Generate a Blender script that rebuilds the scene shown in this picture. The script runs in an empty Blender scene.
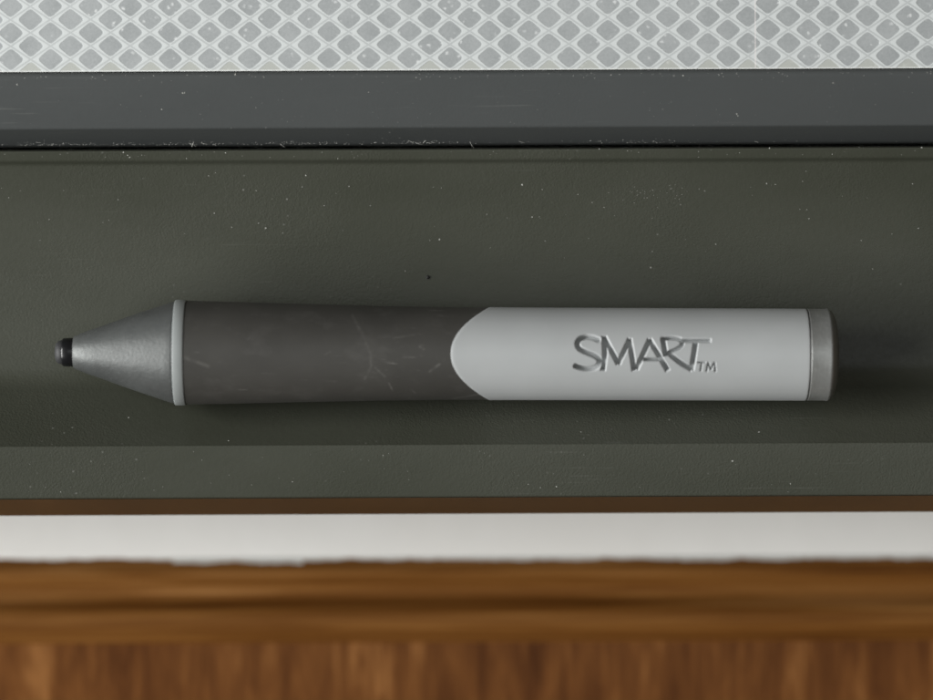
import bpy, bmesh, math, random
import numpy as np
random.seed(4); np.random.seed(4)
scene = bpy.context.scene
C = scene.collection
MM = 0.001
S = 0.2          # mm per photograph pixel on the tray floor
D = 700.0        # camera height above the tray floor, mm
def X(x, z=0): return (x-466.5)*S*(D-z)/D*MM
def Y(y, z=0): return (350.0-y)*S*(D-z)/D*MM

# ------------------------------------------------------------------ node helpers
class NT:
    def __init__(self, name):
        self.m = bpy.data.materials.new(name); self.m.use_nodes = True
        self.t = self.m.node_tree; self.n = self.t.nodes
        self.b = self.n['Principled BSDF']; self.out = self.n['Material Output']
    def add(self, typ, **kw):
        nd = self.n.new(typ)
        for k, v in kw.items(): setattr(nd, k, v)
        return nd
    def link(self, a, b): self.t.links.new(a, b)
    def put(self, sock, v):
        if hasattr(v, 'is_linked') or isinstance(v, bpy.types.NodeSocket): self.link(v, sock)
        else: sock.default_value = v
    def math(self, op, a, b=None, c=None, clamp=False):
        nd = self.add('ShaderNodeMath', operation=op, use_clamp=clamp)
        self.put(nd.inputs[0], a)
        if b is not None: self.put(nd.inputs[1], b)
        if c is not None: self.put(nd.inputs[2], c)
        return nd.outputs[0]
    def coord(self, scale=(1,1,1), rot=(0,0,0)):
        tc = self.add('ShaderNodeTexCoord'); mp = self.add('ShaderNodeMapping')
        mp.inputs['Scale'].default_value = scale; mp.inputs['Rotation'].default_value = rot
        self.link(tc.outputs['Object'], mp.inputs['Vector'])
        return mp.outputs[0]
    def noise(self, scale, vec, detail=3, rough=.55, dist=0):
        nd = self.add('ShaderNodeTexNoise'); nd.inputs['Scale'].default_value = scale
        nd.inputs['Detail'].default_value = detail; nd.inputs['Roughness'].default_value = rough
        nd.inputs['Distortion'].default_value = dist
        self.link(vec, nd.inputs['Vector']); return nd.outputs['Fac']
    def ramp(self, fac, stops):
        nd = self.add('ShaderNodeValToRGB'); e = nd.color_ramp.elements
        while len(e) < len(stops): e.new(.5)
        for el, (p, c) in zip(e, stops):
            el.position = p; el.color = (c, c, c, 1) if not hasattr(c, '__len__') else (*c, 1)
        self.put(nd.inputs['Fac'], fac); return nd.outputs['Color']
    def mix(self, fac, a, b):
        nd = self.add('ShaderNodeMix', data_type='RGBA')
        self.put(nd.inputs[0], fac)
        for s, v in ((nd.inputs[6], a), (nd.inputs[7], b)):
            self.put(s, v if not isinstance(v, tuple) else ((*v, 1) if len(v) == 3 else v))
        return nd.outputs[2]
    def bump(self, h, strength, dist, prev=None):
        nd = self.add('ShaderNodeBump'); nd.inputs['Strength'].default_value = strength
        nd.inputs['Distance'].default_value = dist
        self.link(h, nd.inputs['Height'])
        if prev is not None: self.link(prev, nd.inputs['Normal'])
        return nd.outputs[0]
    def set(self, **kw):
        for k, v in kw.items():
            k = k.replace('_', ' ')
            sk = self.b.inputs[k]
            self.put(sk, (*v, 1) if isinstance(v, tuple) and len(v) == 3 else v)
        return self.m

def powder_coat(name, c0, c1, rough=.42, grain=.5, scuff=.5, spec=.5):
    t = NT(name); v = t.coord()
    big = t.noise(14, t.coord((1, 2.5, 1)), 4)
    col = t.mix(t.ramp(big, [(.35, 0.0), (.65, 1.0)]), c0, c1)
    fine = t.noise(2300, v, 2, .6); mid = t.noise(900, v, 2)
    patch = t.ramp(t.noise(28, v, 3), [(.40, .15), (.62, 1.0)])
    # lengthwise scuffs
    sc = t.noise(1, t.coord((60, 2200, 900)), 2, .6)
    scm = t.noise(22, v, 3)
    sc = t.math('MULTIPLY', t.ramp(sc, [(.66, 0.0), (.76, 1.0)]), t.ramp(scm, [(.52, 0.0), (.7, scuff)]))
    col = t.mix(t.math('MULTIPLY', sc, .35), col, (.30, .30, .28))
    # fine worn specks
    vo = t.add('ShaderNodeTexVoronoi', feature='F1'); vo.inputs['Scale'].default_value = 480
    t.link(v, vo.inputs['Vector'])
    spk = t.ramp(vo.outputs['Distance'], [(.06, 1.0), (.12, 0.0)])
    spk = t.math('MULTIPLY', spk, t.ramp(t.noise(60, v, 2), [(.58, 0.0), (.72, .5)]))
    col = t.mix(spk, col, (.32, .32, .30))
    h = t.math('ADD', t.math('MULTIPLY', fine, patch), t.math('MULTIPLY', mid, .35))
    n = t.bump(h, grain, .00009)
    r = t.math('ADD', rough-.06, t.math('MULTIPLY', mid, .12))
    return t.set(Base_Color=col, Roughness=r, Normal=n, Specular_IOR_Level=spec)

M = {}
M['tray'] = powder_coat('tray_plastic', (.046, .049, .036), (.058, .061, .047), .40, 1.0, .5, .38)
M['bevel'] = powder_coat('bevel_wood_reflection', (.048, .044, .030), (.058, .053, .038), .22, .1, .3, .9)  # brown reflection of the wood tinted into the base colour, gloss raised
M['frame'] = powder_coat('frame_plastic', (.060, .065, .065), (.069, .074, .074), .42, .3, .8, .4)

def tape_material():
    t = NT('reflective_tape'); v = t.coord()
    sx = t.add('ShaderNodeSeparateXYZ'); t.link(v, sx.inputs[0])
    px, py = S*MM*(D-14)/D*39.85, S*MM*(D-14)/D*26.5
    wob = t.noise(45, v, 2)
    wob = t.math('MULTIPLY', t.math('SUBTRACT', wob, .5), .10)
    a = t.math('ADD', t.math('DIVIDE', sx.outputs[0], px), 99.888)
    b = t.math('ADD', t.math('DIVIDE', sx.outputs[1], py), 99.972)
    a = t.math('ADD', a, wob)
    u = t.math('ADD', a, b); w = t.math('ADD', t.math('SUBTRACT', a, b), 100)
    fu = t.math('ABSOLUTE', t.math('SUBTRACT', t.math('FRACT', u), .5))
    fv = t.math('ABSOLUTE', t.math('SUBTRACT', t.math('FRACT', w), .5))
    lu = t.math('SUBTRACT', t.math('FRACT', u), .5); lw = t.math('SUBTRACT', t.math('FRACT', w), .5)
    dx = t.math('MULTIPLY', t.math('ADD', lu, lw), 19.9/13.3)
    dy = t.math('MULTIPLY', t.math('SUBTRACT', lu, lw), 13.25/11.6)
    P = 5
    m = t.math('ADD', t.math('POWER', t.math('ABSOLUTE', t.math('ADD', dx, dy)), P), t.math('POWER', t.math('ABSOLUTE', t.math('SUBTRACT', dx, dy)), P))
    m = t.math('MULTIPLY', t.math('POWER', m, 1/P), .5)
    edge = t.math('ADD', m, t.math('MULTIPLY', t.math('SUBTRACT', t.noise(900, v, 2), .5), .03))
    inside = t.ramp(edge, [(.485, 0.0), (.525, 1.0)])
    seamd = t.math('MAXIMUM', fu, fv)
    lines = t.math('MULTIPLY', inside, t.ramp(seamd, [(.445, 1.0), (.478, .5)]))
    pr = t.noise(2400, v, 2)
    celltone = t.noise(160, v, 1)
    cell = t.mix(t.ramp(t.math('ADD', t.math('MULTIPLY', pr, .5), t.math('MULTIPLY', celltone, .5)), [(.35, 0.0), (.65, 1.0)]), (.34, .36, .365), (.42, .44, .445))
    nz = t.add('ShaderNodeTexNoise'); nz.inputs['Scale'].default_value = 1500; t.link(v, nz.inputs['Vector'])
    ad = t.add('ShaderNodeVectorMath', operation='MULTIPLY_ADD'); t.link(nz.outputs['Color'], ad.inputs[0]); ad.inputs[1].default_value = (.0011, .0007, 0); t.link(v, ad.inputs[2])
    wv_ = ad.outputs[0]
    vo = t.add('ShaderNodeTexVoronoi', feature='F1'); vo.inputs['Scale'].default_value = 620
    t.link(wv_, vo.inputs['Vector'])
    spk = t.math('MULTIPLY', t.ramp(vo.outputs['Distance'], [(.08, 1.0), (.26, 0.0)]), t.ramp(t.noise(240, v, 2), [(.44, 0.0), (.62, .8)]))
    cell = t.mix(spk, cell, (.8, .82, .82))
    col = t.mix(lines, cell, (.66, .69, .69))
    # yellowed, worn strip along the lower edge and a vertical joint
    cb = t.math('SUBTRACT', b, t.math('MULTIPLY', t.math('SUBTRACT', lu, lw), .5))
    low = t.math('MULTIPLY', t.math('LESS_THAN', cb, 110.75), t.math('SUBTRACT', .7, lines), clamp=True)
    col = t.mix(low, col, (.52, .535, .49))
    edgew = t.math('LESS_THAN', sx.outputs[1], Y(69.3, 14))
    col = t.mix(edgew, col, (.86, .88, .86))
    seam = t.math('LESS_THAN', t.math('ABSOLUTE', t.math('SUBTRACT', sx.outputs[0], X(756.5, 14))), .00009)
    col = t.mix(t.math('MULTIPLY', seam, .75), col, (.85, .80, .79))
    n = t.bump(lines, .5, .00008); n = t.bump(pr, .25, .00004, n)
    return t.set(Base_Color=col, Roughness=t.math('SUBTRACT', .5, t.math('MULTIPLY', lines, .12)), Normal=n, Specular_IOR_Level=.3)
M['tape'] = tape_material()

def wall_material():
    t = NT('white_paint'); v = t.coord()
    n = t.noise(90, v, 4); big = t.noise(18, v, 3)
    col = t.mix(t.ramp(big, [(.35, 0.0), (.65, 1.0)]), (.83, .81, .775), (.86, .845, .815))
    return t.set(Base_Color=col, Roughness=.55, Normal=t.bump(n, .3, .0006))
M['wall'] = wall_material()

def wood_material(name, along, paint=False):
    t = NT(name); v = t.coord()
    if along == 'x': g1, g2, g3 = (13, 300, 300), (22, 1000, 1000), (6, 90, 90)
    else: g1, g2, g3 = (170, 34, 60), (600, 60, 200), (38, 14, 20)
    a = t.noise(1, t.coord(g1), 5, .6, .6); b = t.noise(1, t.coord(g2), 3, .6, .3); c = t.noise(1, t.coord(g3), 2, .5, .4)
    f = t.math('ADD', t.math('MULTIPLY', a, .42), t.math('ADD', t.math('MULTIPLY', b, .28), t.math('MULTIPLY', c, .30)))
    if along == 'x':
        col = t.ramp(f, [(.36, (.085, .029, .005)), (.46, (.15, .057, .011)), (.54, (.21, .089, .021)), (.66, (.37, .18, .062))])
    else:
        col = t.ramp(f, [(.34, (.05, .015, .003)), (.44, (.095, .032, .007)), (.54, (.15, .055, .013)), (.64, (.27, .115, .034))])
    rough = .42
    if paint:
        sx = t.add('ShaderNodeSeparateXYZ'); t.link(v, sx.inputs[0])
        n1 = t.noise(1, t.coord((48, 0, 0)), 5, .7)
        n2 = t.noise(1, t.coord((16, 0, 0)), 1, .5)
        # the run of thicker paint at the left
        x = sx.outputs[0]
        run = t.math('MULTIPLY', t.math('GREATER_THAN', x, X(172, -49)), t.math('LESS_THAN', x, X(302, -49)))
        e = t.math('ADD', t.math('MULTIPLY', t.math('SUBTRACT', n1, .5), .0036), t.math('MULTIPLY', t.math('SUBTRACT', n2, .5), .0012))
        slope = t.math('MULTIPLY', x, -.004)
        e = t.math('ADD', t.math('ADD', e, slope), t.math('ADD', Y(559.5, -49), t.math('MULTIPLY', run, -.0007)))
        msk = t.math('GREATER_THAN', sx.outputs[1], e)
        col = t.mix(msk, col, (.80, .80, .77))
        rough = .5
    return t.set(Base_Color=col, Roughness=rough, Normal=t.bump(f, .2, .0004), Specular_IOR_Level=.12)
M['rail'] = wood_material('rail_wood', 'x', True)
M['panel'] = wood_material('panel_wood', 'y')

def plastic(name, c, rough, grain=.1, var=.05, attr=None):
    t = NT(name); v = t.coord()
    n = t.noise(60, v, 4); f = t.noise(2200, v, 2)
    c1 = tuple(k*(1-var) for k in c); c2 = tuple(k*(1+var) for k in c)
    col = t.mix(t.ramp(n, [(.35, 0.0), (.65, 1.0)]), c1, c2)
    r = t.math('ADD', rough-.05, t.math('MULTIPLY', n, .1))
    if attr:
        at = t.add('ShaderNodeAttribute', attribute_name=attr)
        br = t.noise(700, v, 3)
        sc = t.math('MULTIPLY', at.outputs['Fac'], t.ramp(br, [(.38, .15), (.6, 1.0)]))
        col = t.mix(t.math('MULTIPLY', sc, .36), col, (.34, .33, .31))
        sm = t.ramp(t.noise(130, t.coord((1, 1.7, 1), (0, 0, .5)), 5, .7), [(.54, 0.0), (.76, .09)])
        col = t.mix(sm, col, (.26, .25, .24))
        hair = t.ramp(t.noise(1, t.coord((260, 2600, 900), (0, 0, .45)), 2), [(.66, 0.0), (.74, .42)])
        col = t.mix(t.math('MULTIPLY', hair, t.ramp(t.noise(40, v, 2), [(.45, 0.0), (.62, 1.0)])), col, (.34, .33, .31))
    return t.set(Base_Color=col, Roughness=r, Normal=t.bump(f, grain, .00005))
M['barrel'] = plastic('barrel_grey', (.425, .44, .443), .42, .12, .03)
M['ring'] = plastic('ring_grey', (.29, .31, .307), .45, .2, .05)
M['grip'] = plastic('grip_rubber', (.050, .048, .043), .55, .25, .12, 'wear')
M['nib'] = plastic('nib_plastic', (.075, .075, .08), .6, 1.0, .6)
M['collar'] = plastic('collar_black', (.006, .006, .007), .3, .2)
M['crumb'] = plastic('crumb_black', (.01, .01, .009), .6)
M['dust'] = plastic('dust_white', (.44, .44, .41), .8)

def metal(name, c, rough, lines, met=.6):
    t = NT(name); v = t.coord()
    n = t.noise(120, v, 4, .65)
    s = t.noise(1, t.coord(lines), 3, .6)
    col = t.mix(t.ramp(n, [(.35, 0.0), (.68, 1.0)]), tuple(k*.82 for k in c), tuple(k*1.1 for k in c))
    sp = t.noise(1300, v, 2)
    col = t.mix(t.ramp(sp, [(.62, 0.0), (.72, .35)]), col, tuple(min(1, k*1.6) for k in c))
    r = t.math('ADD', rough-.08, t.math('MULTIPLY', s, .16))
    nb = t.bump(s, .3, .00006); nb = t.bump(sp, .5, .00008, nb)
    return t.set(Base_Color=col, Roughness=r, Metallic=met, Normal=nb)
M['cone'] = metal('cone_metal', (.10, .105, .103), .46, (300, 2500, 2500), .35)
M['cap'] = metal('cap_metal', (.33, .335, .325), .42, (2600, 200, 200))

# ------------------------------------------------------------------ mesh helpers
def tag(o, label=None, cat=None, group=None, kind=None):
    for k, v in (('label', label), ('category', cat), ('group', group), ('kind', kind)):
        if v: o[k] = v
    return o
def mesh_obj(name, verts, faces, mat, parent=None, sharp=32, recalc=True):
    me = bpy.data.meshes.new(name); me.from_pydata([tuple(map(float, v)) for v in verts], [], faces)
    if recalc:
        bm = bmesh.new(); bm.from_mesh(me)
        bmesh.ops.recalc_face_normals(bm, faces=bm.faces); bm.to_mesh(me); bm.free()
    me.polygons.foreach_set('use_smooth', [True]*len(me.polygons))
    me.set_sharp_from_angle(angle=math.radians(sharp))
    me.materials.append(mat)
    o = bpy.data.objects.new(name, me); C.objects.link(o)
    if parent: o.parent = parent
    return o
def rounded(pts, closed=True, n=5):
    """pts: (y px, z mm, radius mm); returns (Y m, Z m) with rounded corners"""
    P = [np.array((Y(y, z), z*MM)) for y, z, r in pts]; out = []
    for i, p in enumerate(P):
        r = pts[i][2]*MM
        a = P[i-1]-p; b = P[(i+1) % len(P)]-p
        la, lb = np.linalg.norm(a), np.linalg.norm(b)
        k = min(r, la*.48, lb*.48)
        if k < 1e-6: out.append(p); continue
        p0 = p+a/la*k; p1 = p+b/lb*k
        for j in range(n+1):
            t = j/n; out.append((1-t)**2*p0+2*t*(1-t)*p+t*t*p1)
    return out
def extrude(name, pts, mat, x0=-.24, x1=.24, nx=1, parent=None, sharp=32):
    pr = rounded(pts); n = len(pr); V = []; F = []
    for i in range(nx+1):
        x = x0+(x1-x0)*i/nx
        V += [(x, p[0], p[1]) for p in pr]
    for i in range(nx):
        for j in range(n):
            k = (j+1) % n
            F.append((i*n+j, i*n+k, (i+1)*n+k, (i+1)*n+j))
    F.append(tuple(range(n))); F.append(tuple(nx*n+j for j in range(n)))
    return mesh_obj(name, V, F, mat, parent, sharp)

# ------------------------------------------------------------------ the setting
WZ = -50
def box_mesh(name, x0, x1, y0, y1, z0, z1, mat):
    V = [(x, y, z) for x in (x0, x1) for y in (y0, y1) for z in (z0, z1)]
    F = [(0,1,3,2), (4,5,7,6), (0,1,5,4), (2,3,7,6), (0,2,6,4), (1,3,7,5)]
    return mesh_obj(name, V, F, mat)
w = box_mesh('wall', -.6, .6, -.5, .4, (WZ-20)*MM, WZ*MM, M['wall'])
tag(w, 'white painted wall showing as a narrow band below the dark tray', 'wall', kind='structure')

rail = extrude('wooden_rail', [(546, WZ-3, 0), (554, WZ-.6, 0), (562, WZ+1.2, 1.5), (573, WZ+3.0, 2), (586, WZ+.2, 2), (598, WZ+.4, 2), (610, WZ+3.8, 3), (628, WZ+4.0, 2.5), (640, WZ+1.7, 1), (643, WZ+1.3, 0), (643, WZ-3, 0)],
        M['rail'], -.6, .6)
tag(rail, 'brown wooden moulding with horizontal grain and ragged white paint along its top edge', 'wooden rail')
panel = extrude('wood_panel', [(641.5, WZ+.3, 0), (641.5, WZ+1.5, .3), (2400, WZ+1.5, .3), (2400, WZ+.3, 0)], M['panel'], -.6, .6)
tag(panel, 'reddish brown wooden panel with vertical grain below the moulding', 'wood panel')

# board edge: dark frame, the patterned reflective strip stuck on it
fr_pts = [(-400, 13.8, .3), (70.6, 13.8, .05), (72.2, 14.9, .25), (76, 15.0, .5), (127.5, 13.4, .35), (142.5, 6.2, .5), (145.6, 4.6, .3), (145.6, WZ+.3, 0), (-400, WZ+.3, 0)]
frame = extrude('board_frame', fr_pts, M['frame'])
tag(frame, 'dark blue grey bezel of the board running above the pen tray', 'board frame')
tape = extrude('reflective_strip', [(-398, 14.0, 0), (-398, 14.35, .1), (70.2, 14.35, .12), (70.2, 14.0, 0)], M['tape'], -.2395, .2395)
tag(tape, 'pale grey reflective strip with white diamond lattice along the board edge', 'reflective strip')

tr_pts = [(148.4, WZ+.3, 0), (148.2, 6.4, .25), (149.6, 7.2, .3), (159.5, 6.4, .4), (163, 5.2, .5), (200, 3.0, 5), (250, .9, 8), (310, -.1, 8), (377, -.2, 3),
          (443.4, 11.6, .25), (444.8, 11.9, .25), (497.0, 10.6, .4), (497.2, 9.0, .3), (462, 8.8, .1), (452, -10, .3), (430, -10, .3), (430, WZ+.3, 0)]
tray = extrude('pen_tray', tr_pts, M['tray'])
bevel = extrude('lip_bevel', [(497.4, 10.45, .25), (514.0, -4.5, .35), (511, -6.5, .5), (462, -6.5, .4), (466, 8.6, .1), (497.4, 8.6, .05)], M['bevel'], parent=tray)  # tray's lower bevel, split off to carry the wood's brown reflection
tag(tray, 'dark olive grey plastic tray with textured front lip holding the pen', 'pen tray')

# ------------------------------------------------------------------ the pen
AX = 353.4; ZC = 10.9
pen = bpy.data.objects.new('stylus_pen', None); C.objects.link(pen)
pen.empty_display_size = .02
PX0 = 446.0
pen.location = (X(PX0, ZC), Y(AX, ZC), 0.1*MM)
pen.rotation_euler = (0, math.radians(.55), math.radians(-.44))
tag(pen, 'grey digital whiteboard pen with dark rubber grip lying in the tray', 'pen')
K = S*(D-ZC)/D*MM            # metres per pixel at the pen's depth
AXZ = (ZC-.1)*MM-.00035
def pt(x, r, th):            # pen-local point: x px, radius px, angle from camera-facing
    return ((x-PX0)*K, r*K*math.sin(th), AXZ+r*K*math.cos(th))
def lathe(name, prof, mat, n=96, parent=pen, sharp=32, caps=True):
    V = []; F = []; m = len(prof)
    for x, r in prof:
        V += [pt(x, max(r, .02), 2*math.pi*j/n) for j in range(n)]
    for i in range(m-1):
        for j in range(n):
            k = (j+1) % n; F.append((i*n+j, i*n+k, (i+1)*n+k, (i+1)*n+j))
    if caps: F.append(tuple(range(n))); F.append(tuple((m-1)*n+j for j in range(n)))
    return mesh_obj(name, V, F, mat, parent, sharp)

cone = lathe('nose_cone', [(78, 10), (74.5, 13.6), (73.4, 14.6), (73.3, 15.4), (74.4, 16.4), (80, 18.6), (87, 21.6), (98, 25.2), (110, 29.5), (122, 33.8), (133, 37.7), (144, 41.4), (155, 45), (166, 48.6), (172, 50.6), (173.6, 50.9), (174.4, 50.2), (174.4, 40)], M['cone'])
collar = lathe('nib_collar', [(62, 8), (61.6, 11.5), (62.3, 13.4), (63.6, 14.2), (70, 14.4), (77, 14.4), (77, 9)], M['collar'], 64)
nibp = [(54.6, 0), (54.6, 3.5), (55.0, 6.5), (56.0, 9.2), (57.8, 11.0), (60.5, 12.0), (63, 12.1), (66, 11.2)]
nib = lathe('nib', nibp, M['nib'], 48)
def yR(x):    # outer radius along grip and barrel
    return float(np.interp(x, [186, 240, 300, 380, 450, 520, 640, 806], [52.2, 51.0, 49.4, 47.6, 46.6, 46.2, 46.0, 45.9]))
ring = lathe('grip_ring', [(174.9, 40), (174.9, 52.0), (175.3, 52.5), (176, 52.8), (184.9, 52.8), (185.5, 52.5), (185.8, 52.0), (185.8, 40)], M['ring'], 128)
cap = lathe('end_cap', [(806.8, 38), (806.8, 45.2), (807.5, 45.9), (824.8, 45.9), (826.0, 46.3), (827.4, 46.3), (829.0, 45.4), (830.8, 43.8), (832.6, 41.2), (834.2, 37.5), (835.6, 31), (836.8, 22), (837.6, 12), (837.9, 0)], M['cap'], 128)

def bound(th):
    return 450.0+38*abs(math.sin(th))**2.1
# grip: from the ring to the curved joint
NT_, NX = 220, 330
segs = [((185, 292), (207, 298)), ]
z4 = lambda a, b: (160+a/2.744, 280+b/2.744)
wear = [(.30, 1.3, [z4(528, 98), z4(556, 150), z4(578, 200), z4(580, 236), z4(562, 272)]), (.55, .8, [z4(590, 240), z4(617, 264)]), (.5, .9, [z4(628, 283), z4(638, 302)]),
        (.9, .8, [z4(712, 183), z4(723, 191)]), (.6, 1.0, [z4(738, 250), z4(766, 230)]), (.4, 1.6, [z4(76, 214), z4(140, 238)]), (.45, .9, [z4(246, 165), z4(252, 160)]), (.3, .9, [z4(800, 326), z4(884, 310)]),
        (.35, .8, [z4(536, 112), z4(548, 140)]), (.35, .8, [z4(455, 205), z4(470, 196)]), (.3, .7, [z4(180, 270), z4(215, 262)]), (.4, .7, [z4(690, 300), z4(700, 310)]), (.3, .8, [z4(640, 160), z4(700, 150)])]
def segdist(px, py, a, b):
    ax, ay = a; bx, by = b; dx, dy = bx-ax, by-ay
    t = np.clip(((px-ax)*dx+(py-ay)*dy)/(dx*dx+dy*dy+1e-9), 0, 1)
    return np.hypot(px-ax-t*dx, py-ay-t*dy)
V = []; IX = []; IY = []; IN = []
for i in range(NX+1):
    t = i/NX
    for j in range(NT_):
        th = 2*math.pi*j/NT_
        x = 185.8+(bound(th)+2.0-185.8)*t
        r = yR(x)-.25
        if i == NX: r -= 2
        if i == 0: r -= .8
        V.append(pt(x, r, th)); IX.append(x); IY.append(AX-r*math.sin(th)); IN.append(math.cos(th))
F = []
for i in range(NX):
    for j in range(NT_):
        k = (j+1) % NT_; F.append((i*NT_+j, i*NT_+k, (i+1)*NT_+k, (i+1)*NT_+j))
grip = mesh_obj('rubber_grip', V, F, M['grip'], pen)
IX = np.array(IX); IY = np.array(IY); IN = np.array(IN); wv = np.zeros(len(IX))
for s, wd, pl in wear:
    for a, b in zip(pl, pl[1:]):
        wv = np.maximum(wv, s*np.clip(1.3-segdist(IX, IY, a, b)/wd, 0, 1))
wv[IN < 0] = 0
at = grip.data.attributes.new('wear', 'FLOAT', 'POINT'); at.data.foreach_set('value', wv.astype(np.float32))

# barrel with the engraved word
zs = lambda a, b: (565+a/11.6625, 325+b/11.6625)
zr = lambda a, b: (640+a/11.6625, 325+b/11.6625)
def spline(ps, n=8):
    out = []; P = [np.array(p) for p in ps]; P = [2*P[0]-P[1]]+P+[2*P[-1]-P[-2]]
    for i in range(1, len(P)-2):
        for j in range(n):
            t = j/n; a, b, c, d = P[i-1:i+3]
            out.append(tuple(.5*((2*b)+(-a+c)*t+(2*a-5*b+4*c-d)*t*t+(-a+3*b-3*c+d)*t**3)))
    out.append(tuple(P[-2])); return out
strokes = [
 (1.9, spline([zs(365, 170), zs(300, 143), zs(220, 133), zs(150, 158), zs(118, 210), zs(140, 265), zs(220, 310), zs(320, 352), zs(372, 400), zs(365, 455), zs(310, 495), zs(230, 505), zs(150, 490), zs(95, 470)])),
 (1.8, [zs(428, 130), zs(436, 330), zs(415, 515)]), (1.75, [zs(432, 140), zs(590, 440)]), (1.7, [zs(590, 440), zs(722, 160)]), (1.8, [zs(718, 160), zs(775, 515)]),
 (1.75, [zs(800, 500), zr(78, 165)]), (1.75, [zr(78, 165), zr(285, 515)]), (1.2, [zr(10, 392), zr(205, 392)]),
 (1.8, [zr(232, 150), zr(262, 345)]), (1.35, spline([zr(225, 150), zr(330, 142), zr(420, 155), zr(455, 195), zr(430, 245), zr(360, 285), zr(290, 315)])),
 (1.7, spline([zr(300, 320), zr(370, 380), zr(450, 440), zr(560, 505)])), (1.45, [zr(440, 170), zr(775, 170)]), (1.85, [zr(610, 180), zr(562, 510)]),
 (.62, [zr(640, 425), zr(720, 425)]), (.62, [zr(680, 425), zr(668, 520)]),
 (.62, [zr(738, 525), zr(752, 428)]), (.6, [zr(752, 428), zr(785, 505)]), (.6, [zr(785, 505), zr(826, 428)]), (.65, [zr(826, 428), zr(838, 525)])]
def engrave(xs, ys):
    """depth in px at every point"""
    dep = np.zeros(xs.shape)
    for wd, pl in strokes:
        if wd < 1: wd += .03; dmax, soft = 2.4, .45
        else: wd += .3; dmax, soft = 5.5, .7
        for a, b in zip(pl, pl[1:]):
            m = (xs > min(a[0], b[0])-4) & (xs < max(a[0], b[0])+4)
            if not m.any(): continue
            d = segdist(xs[m], ys[m], a, b)
            L = math.hypot(b[0]-a[0], b[1]-a[1])
            s_ = ((xs[m]-a[0])*(b[0]-a[0])+(ys[m]-a[1])*(b[1]-a[1]))/L       # square-cut stroke ends
            if a is pl[0]: d = np.maximum(d, wd-s_-.5)
            if b is pl[-1]: d = np.maximum(d, wd+s_-L-.5)
            k = np.clip((wd+soft*.5-d)/soft, 0, 1); k = k*k*(3-2*k)
            rim = np.clip((wd+1.05-d)/1.05, 0, 1)*(.8 if wd > 1 else .4)
            dep[m] = np.maximum(dep[m], np.maximum(k*dmax, rim))
    return dep
th_f = [-math.asin((y-AX)/46.0) for y in np.arange(329.5, 375.6, .26)][::-1]      # fine rows over the lettering
t0, t1 = th_f[0], th_f[-1]
coarse = 2*math.pi-(t1-t0); nc = 84
ths = th_f+[t1+coarse*(i+1)/(nc+1) for i in range(nc)]
n = len(ths); cth = np.cos(ths)
rows = []
XS = 565.0
shared = [0, .0, .0]
first = [(-.4, -.9), (0.0, -.3), (.4, -.08), (1.0, .05), (1.6, .15)]
for dx, dr in first: rows.append([(bound(t)+dx, yR(bound(t))+dr) for t in ths])
# sheared part up to a straight line well past the joint's far side would cross the lettering: the joint runs
# back along the barrel, so the columns blend from the joint to straight ones by angle
NB = 40
for i in range(1, NB+1):
    f = i/NB
    rows.append([((bound(t)+1.6)+(max(XS, bound(t)+6+0*t)-(bound(t)+1.6))*f, 0) for t in ths])
base_x = np.array([p[0] for p in rows[-1]])
XE = 806.0
fine_x = list(np.arange(XS, 719, .26)); rest = list(np.linspace(719, 804.4, 40))
for x in fine_x+rest:
    f = (x-XS)/(XE-XS)
    g = min(1, max(0, (x-XS)/150))
    rows.append([(max(x, bx+(x-XS)*(1-(bx-XS)/(XE-XS)) if bx > XS else x), 0) for bx in base_x])
rows = rows[:len(first)+NB]+rows[len(first)+NB+1:]
XXg = np.array([[p[0] for p in r] for r in rows])
RR = np.array([[(p[1] if p[1] > 1 else yR(p[0])+.15) for p in r] for r in rows])
TH = np.tile(np.array(ths), (len(rows), 1))
YY = AX-RR*np.sin(TH)
m = (np.cos(TH) > .3) & (XXg > 563) & (XXg < 720)
dep = np.zeros(XXg.shape); dep[m] = engrave(XXg[m], YY[m])
RR = RR-dep
tail = [(XE-.9, -.05), (XE-.35, -.35), (XE, -1.0), (XE, -9)]
for x, dr in tail:
    XXg = np.vstack([XXg, np.full((1, n), x)]); RR = np.vstack([RR, np.full((1, n), yR(x)+.15+dr)]); TH = np.vstack([TH, TH[:1]])
Vb = np.stack([(XXg-PX0)*K, RR*K*np.sin(TH), AXZ+RR*K*np.cos(TH)], -1).reshape(-1, 3)
R_ = XXg.shape[0]
F = [(i*n+j, i*n+(j+1) % n, (i+1)*n+(j+1) % n, (i+1)*n+j) for i in range(R_-1) for j in range(n)]
barrel = mesh_obj('barrel', Vb, F, M['barrel'], pen, sharp=55)

# ------------------------------------------------------------------ dust and a crumb
tp = rounded(tr_pts); fp = rounded(fr_pts)
def surf(y, pr):
    best = None
    for a, b in zip(pr, pr[1:]+pr[:1]):
        lo, hi = min(a[0], b[0]), max(a[0], b[0])
        if lo <= y <= hi and hi-lo > 1e-9:
            z = a[1]+(b[1]-a[1])*(y-a[0])/(b[0]-a[0])
            best = z if best is None else max(best, z)
    return best
V = []; F = []
def fleck(xm, ym, z, r):
    k = len(V); n = random.choice((5, 6, 7)); a0 = random.random()*6.3; el = random.uniform(.5, 1)
    ring0 = [(xm+math.cos(a0+6.283*i/n)*r*random.uniform(.7, 1.2), ym+math.sin(a0+6.283*i/n)*r*el*random.uniform(.7, 1.2), z-.2*r) for i in range(n)]
    V.extend(ring0); V.append((xm, ym, z+r*.7))
    for i in range(n): F.append((k+i, k+(i+1) % n, k+n))
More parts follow.
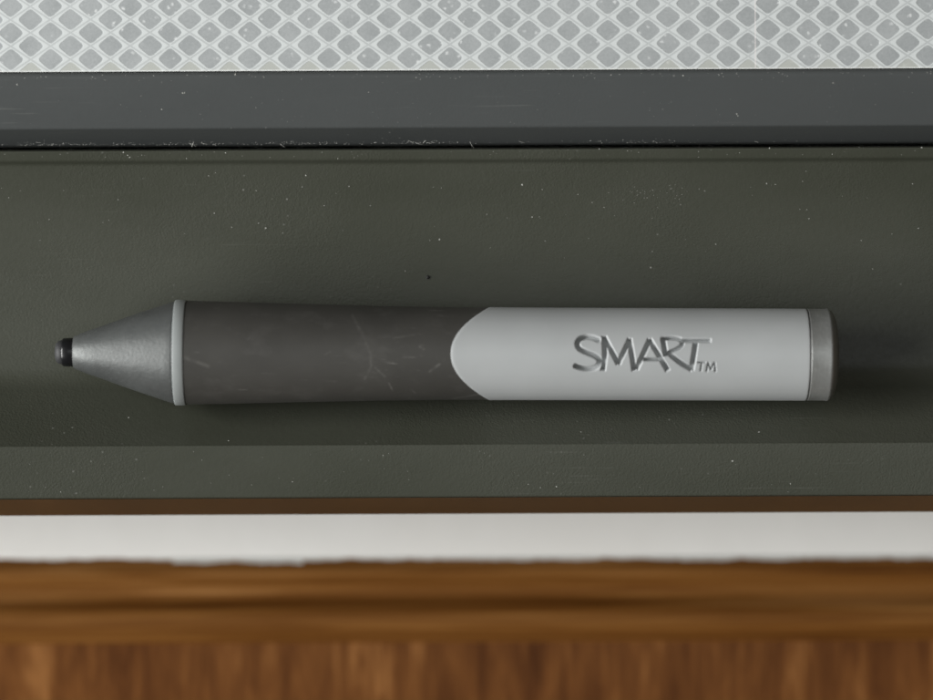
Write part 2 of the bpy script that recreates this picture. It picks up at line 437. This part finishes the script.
def fibre(xm, ym, z, L, ang, r):
    k = len(V); n = 6; b = random.uniform(-1.2, 1.2)
    x, y = xm, ym; a = ang
    for i in range(n+1):
        nx_, ny_ = -math.sin(a), math.cos(a); zz = z+r+math.sin(i/n*3.14)*L*.12
        V.extend([(x+nx_*r, y+ny_*r, zz), (x, y, zz+r), (x-nx_*r, y-ny_*r, zz)])
        x += math.cos(a)*L/n; y += math.sin(a)*L/n; a += b/n
    for i in range(n):
        q = k+i*3; F.extend([(q, q+1, q+4, q+3), (q+1, q+2, q+5, q+4)])
def on(pr, xpx, ypx, r, zg=3):
    y = Y(ypx, zg); z = surf(y, pr)
    if z is not None: fleck(X(xpx, zg), y, z, r*S*MM)
Z5 = [(65,189),(119,198),(103,221),(217,172),(257,190),(307,175),(273,198),(337,193),(371,205),(325,205),(215,212),(259,222),(266,227),(232,226),(283,232),(440,239),(210,175),(350,186),(540,217),(523,185),(543,190),(593,203),(605,208),(653,219),(700,190),(705,192),(767,185),(776,186),(803,183),(843,198),(810,220),(863,242),(717,245),(652,268),(806,173),(913,186),(920,230),(546,241),(533,217)]
for x, y in Z5: on(tp, x, y, random.uniform(.55, 1.1))
for i in range(45): on(tp, random.uniform(-20, 950), random.triangular(160, 290, 195), random.uniform(.3, .7))
for i in range(40): on(tp, random.gauss(660, 22), random.gauss(194, 6), random.uniform(.3, .6))
for i in range(60): on(tp, random.uniform(-20, 950), random.uniform(448, 495), random.uniform(.25, .55), 11)
for x, y, r in [(129,416,1.0),(230,439,.8),(757,433,1.3),(732,462,1.5),(556,487,1.0),(540,488,.8),(790,485,.9),(383,455,1.0),(580,432,.7),(292,481,.9),(60,490,.8)]: on(tp, x, y, r, 11 if y > 445 else 6)
for x, y in [(125,151),(129,154),(131,156),(227,152),(700,148),(770,150),(922,150),(600,150)]: on(tp, x, y, random.uniform(.8, 1.2), 6)
for i in range(60): on(tp, random.uniform(-20, 950), random.uniform(149, 159), random.uniform(.25, .6), 6)
for x, y in [(19,83),(184,92),(186,92),(237,74),(265,76),(428,77),(684,77),(738,115),(739,117),(834,85),(163,108),(370,92)]: on(fp, x, y, random.uniform(.8, 1.2), 14)
for i in range(110): on(fp, random.uniform(-20, 950), 74+abs(random.gauss(0, 3)), random.uniform(.25, .7), 14)
for i in range(90): on(fp, random.uniform(-20, 950), random.uniform(78, 127), random.uniform(.2, .45), 14)
for i in range(460):
    x = random.choice((50, 55, 195, 285, 420, 300, 130, 640, random.uniform(0, 933)))+random.gauss(0, 30)
    on(fp, x, 143.6-abs(random.gauss(0, 1.3)), random.uniform(.2, .6), 6)
for i in range(30):
    x = random.choice((50, 195, 285, 420, random.uniform(0, 933)))+random.gauss(0, 8)
    y = Y(random.uniform(140, 143.5), 6); z = surf(y, fp)
    fibre(X(x, 6), y, z, random.uniform(3, 8)*S*MM, random.gauss(0, .5), .15*S*MM)
for (x, y, L, a) in [(424,143,14,.7),(193,146,9,1.2)]:
    yy = Y(y, 6); fibre(X(x, 6), yy, surf(Y(min(y, 142), 6), fp)+.0003, L*S*MM, a, .3*S*MM)
dust = mesh_obj('dust', V, F, M['dust'], None, 60, recalc=False)
tag(dust, 'white dust specks and lint scattered over the tray and bezel', 'dust', kind='stuff')

bm = bmesh.new(); bmesh.ops.create_icosphere(bm, subdivisions=2, radius=1.9*S*MM)
for v in bm.verts: v.co = v.co*random.uniform(.75, 1.2); v.co.z *= .6
me = bpy.data.meshes.new('crumb'); bm.to_mesh(me); bm.free(); me.materials.append(M['crumb'])
cr = bpy.data.objects.new('crumb', me); C.objects.link(cr)
cy = Y(277, 1); cr.location = (X(428, 1), cy, surf(cy, tp)+.5*S*MM)
tag(cr, 'tiny black crumb on the tray floor above the pen grip', 'crumb')

# ------------------------------------------------------------------ light
def area(name, direction, dist, size, power, col):
    l = bpy.data.lights.new(name, 'AREA'); l.shape = 'RECTANGLE'; l.size, l.size_y = size; l.energy = power; l.color = col
    o = bpy.data.objects.new(name, l); C.objects.link(o)
    from mathutils import Vector
    d = Vector(direction).normalized(); o.location = d*dist
    o.rotation_euler = d.to_track_quat('Z', 'Y').to_euler()
    return o
area('window_light', (-.84, -.07, .47), 1.8, (1.7, .5), 62, (.99, .99, .975))
area('room_light', (.05, .05, 1), 2.2, (1.2, .8), 4, (.93, .98, 1.0))

wd = bpy.data.worlds.new('World'); scene.world = wd; wd.use_nodes = True
nt = wd.node_tree; bg = nt.nodes['Background']
tc = nt.nodes.new('ShaderNodeTexCoord'); sp = nt.nodes.new('ShaderNodeSeparateXYZ'); rp = nt.nodes.new('ShaderNodeValToRGB'); mr = nt.nodes.new('ShaderNodeMapRange')
mr.inputs[1].default_value = -1; mr.inputs[2].default_value = 1
nt.links.new(tc.outputs['Generated'], sp.inputs[0]); nt.links.new(sp.outputs[0], mr.inputs[0]); nt.links.new(mr.outputs[0], rp.inputs[0])
rp.color_ramp.elements[0].color = (.92, 1, 1.0, 1); rp.color_ramp.elements[1].color = (.70, .50, .30, 1)
rp.color_ramp.elements[0].position = .2; rp.color_ramp.elements[1].position = .9
nt.links.new(rp.outputs[0], bg.inputs['Color']); bg.inputs['Strength'].default_value = .11
# ------------------------------------------------------------------ camera
cd = bpy.data.cameras.new('camera'); cam = bpy.data.objects.new('camera', cd); C.objects.link(cam)
cam.location = (0, 0, D*MM); cam.rotation_euler = (0, 0, math.radians(-.25))
cd.sensor_width = 36; cd.lens = 36*D/(933*S); cd.clip_start = .01; cd.clip_end = 50
cd.dof.use_dof = True; cd.dof.focus_distance = (D-8)*MM; cd.dof.aperture_fstop = 5.2
scene.camera = cam
scene.view_settings.view_transform = 'Standard'; scene.view_settings.look = 'None'
scene.view_settings.exposure = 0; scene.view_settings.gamma = 1
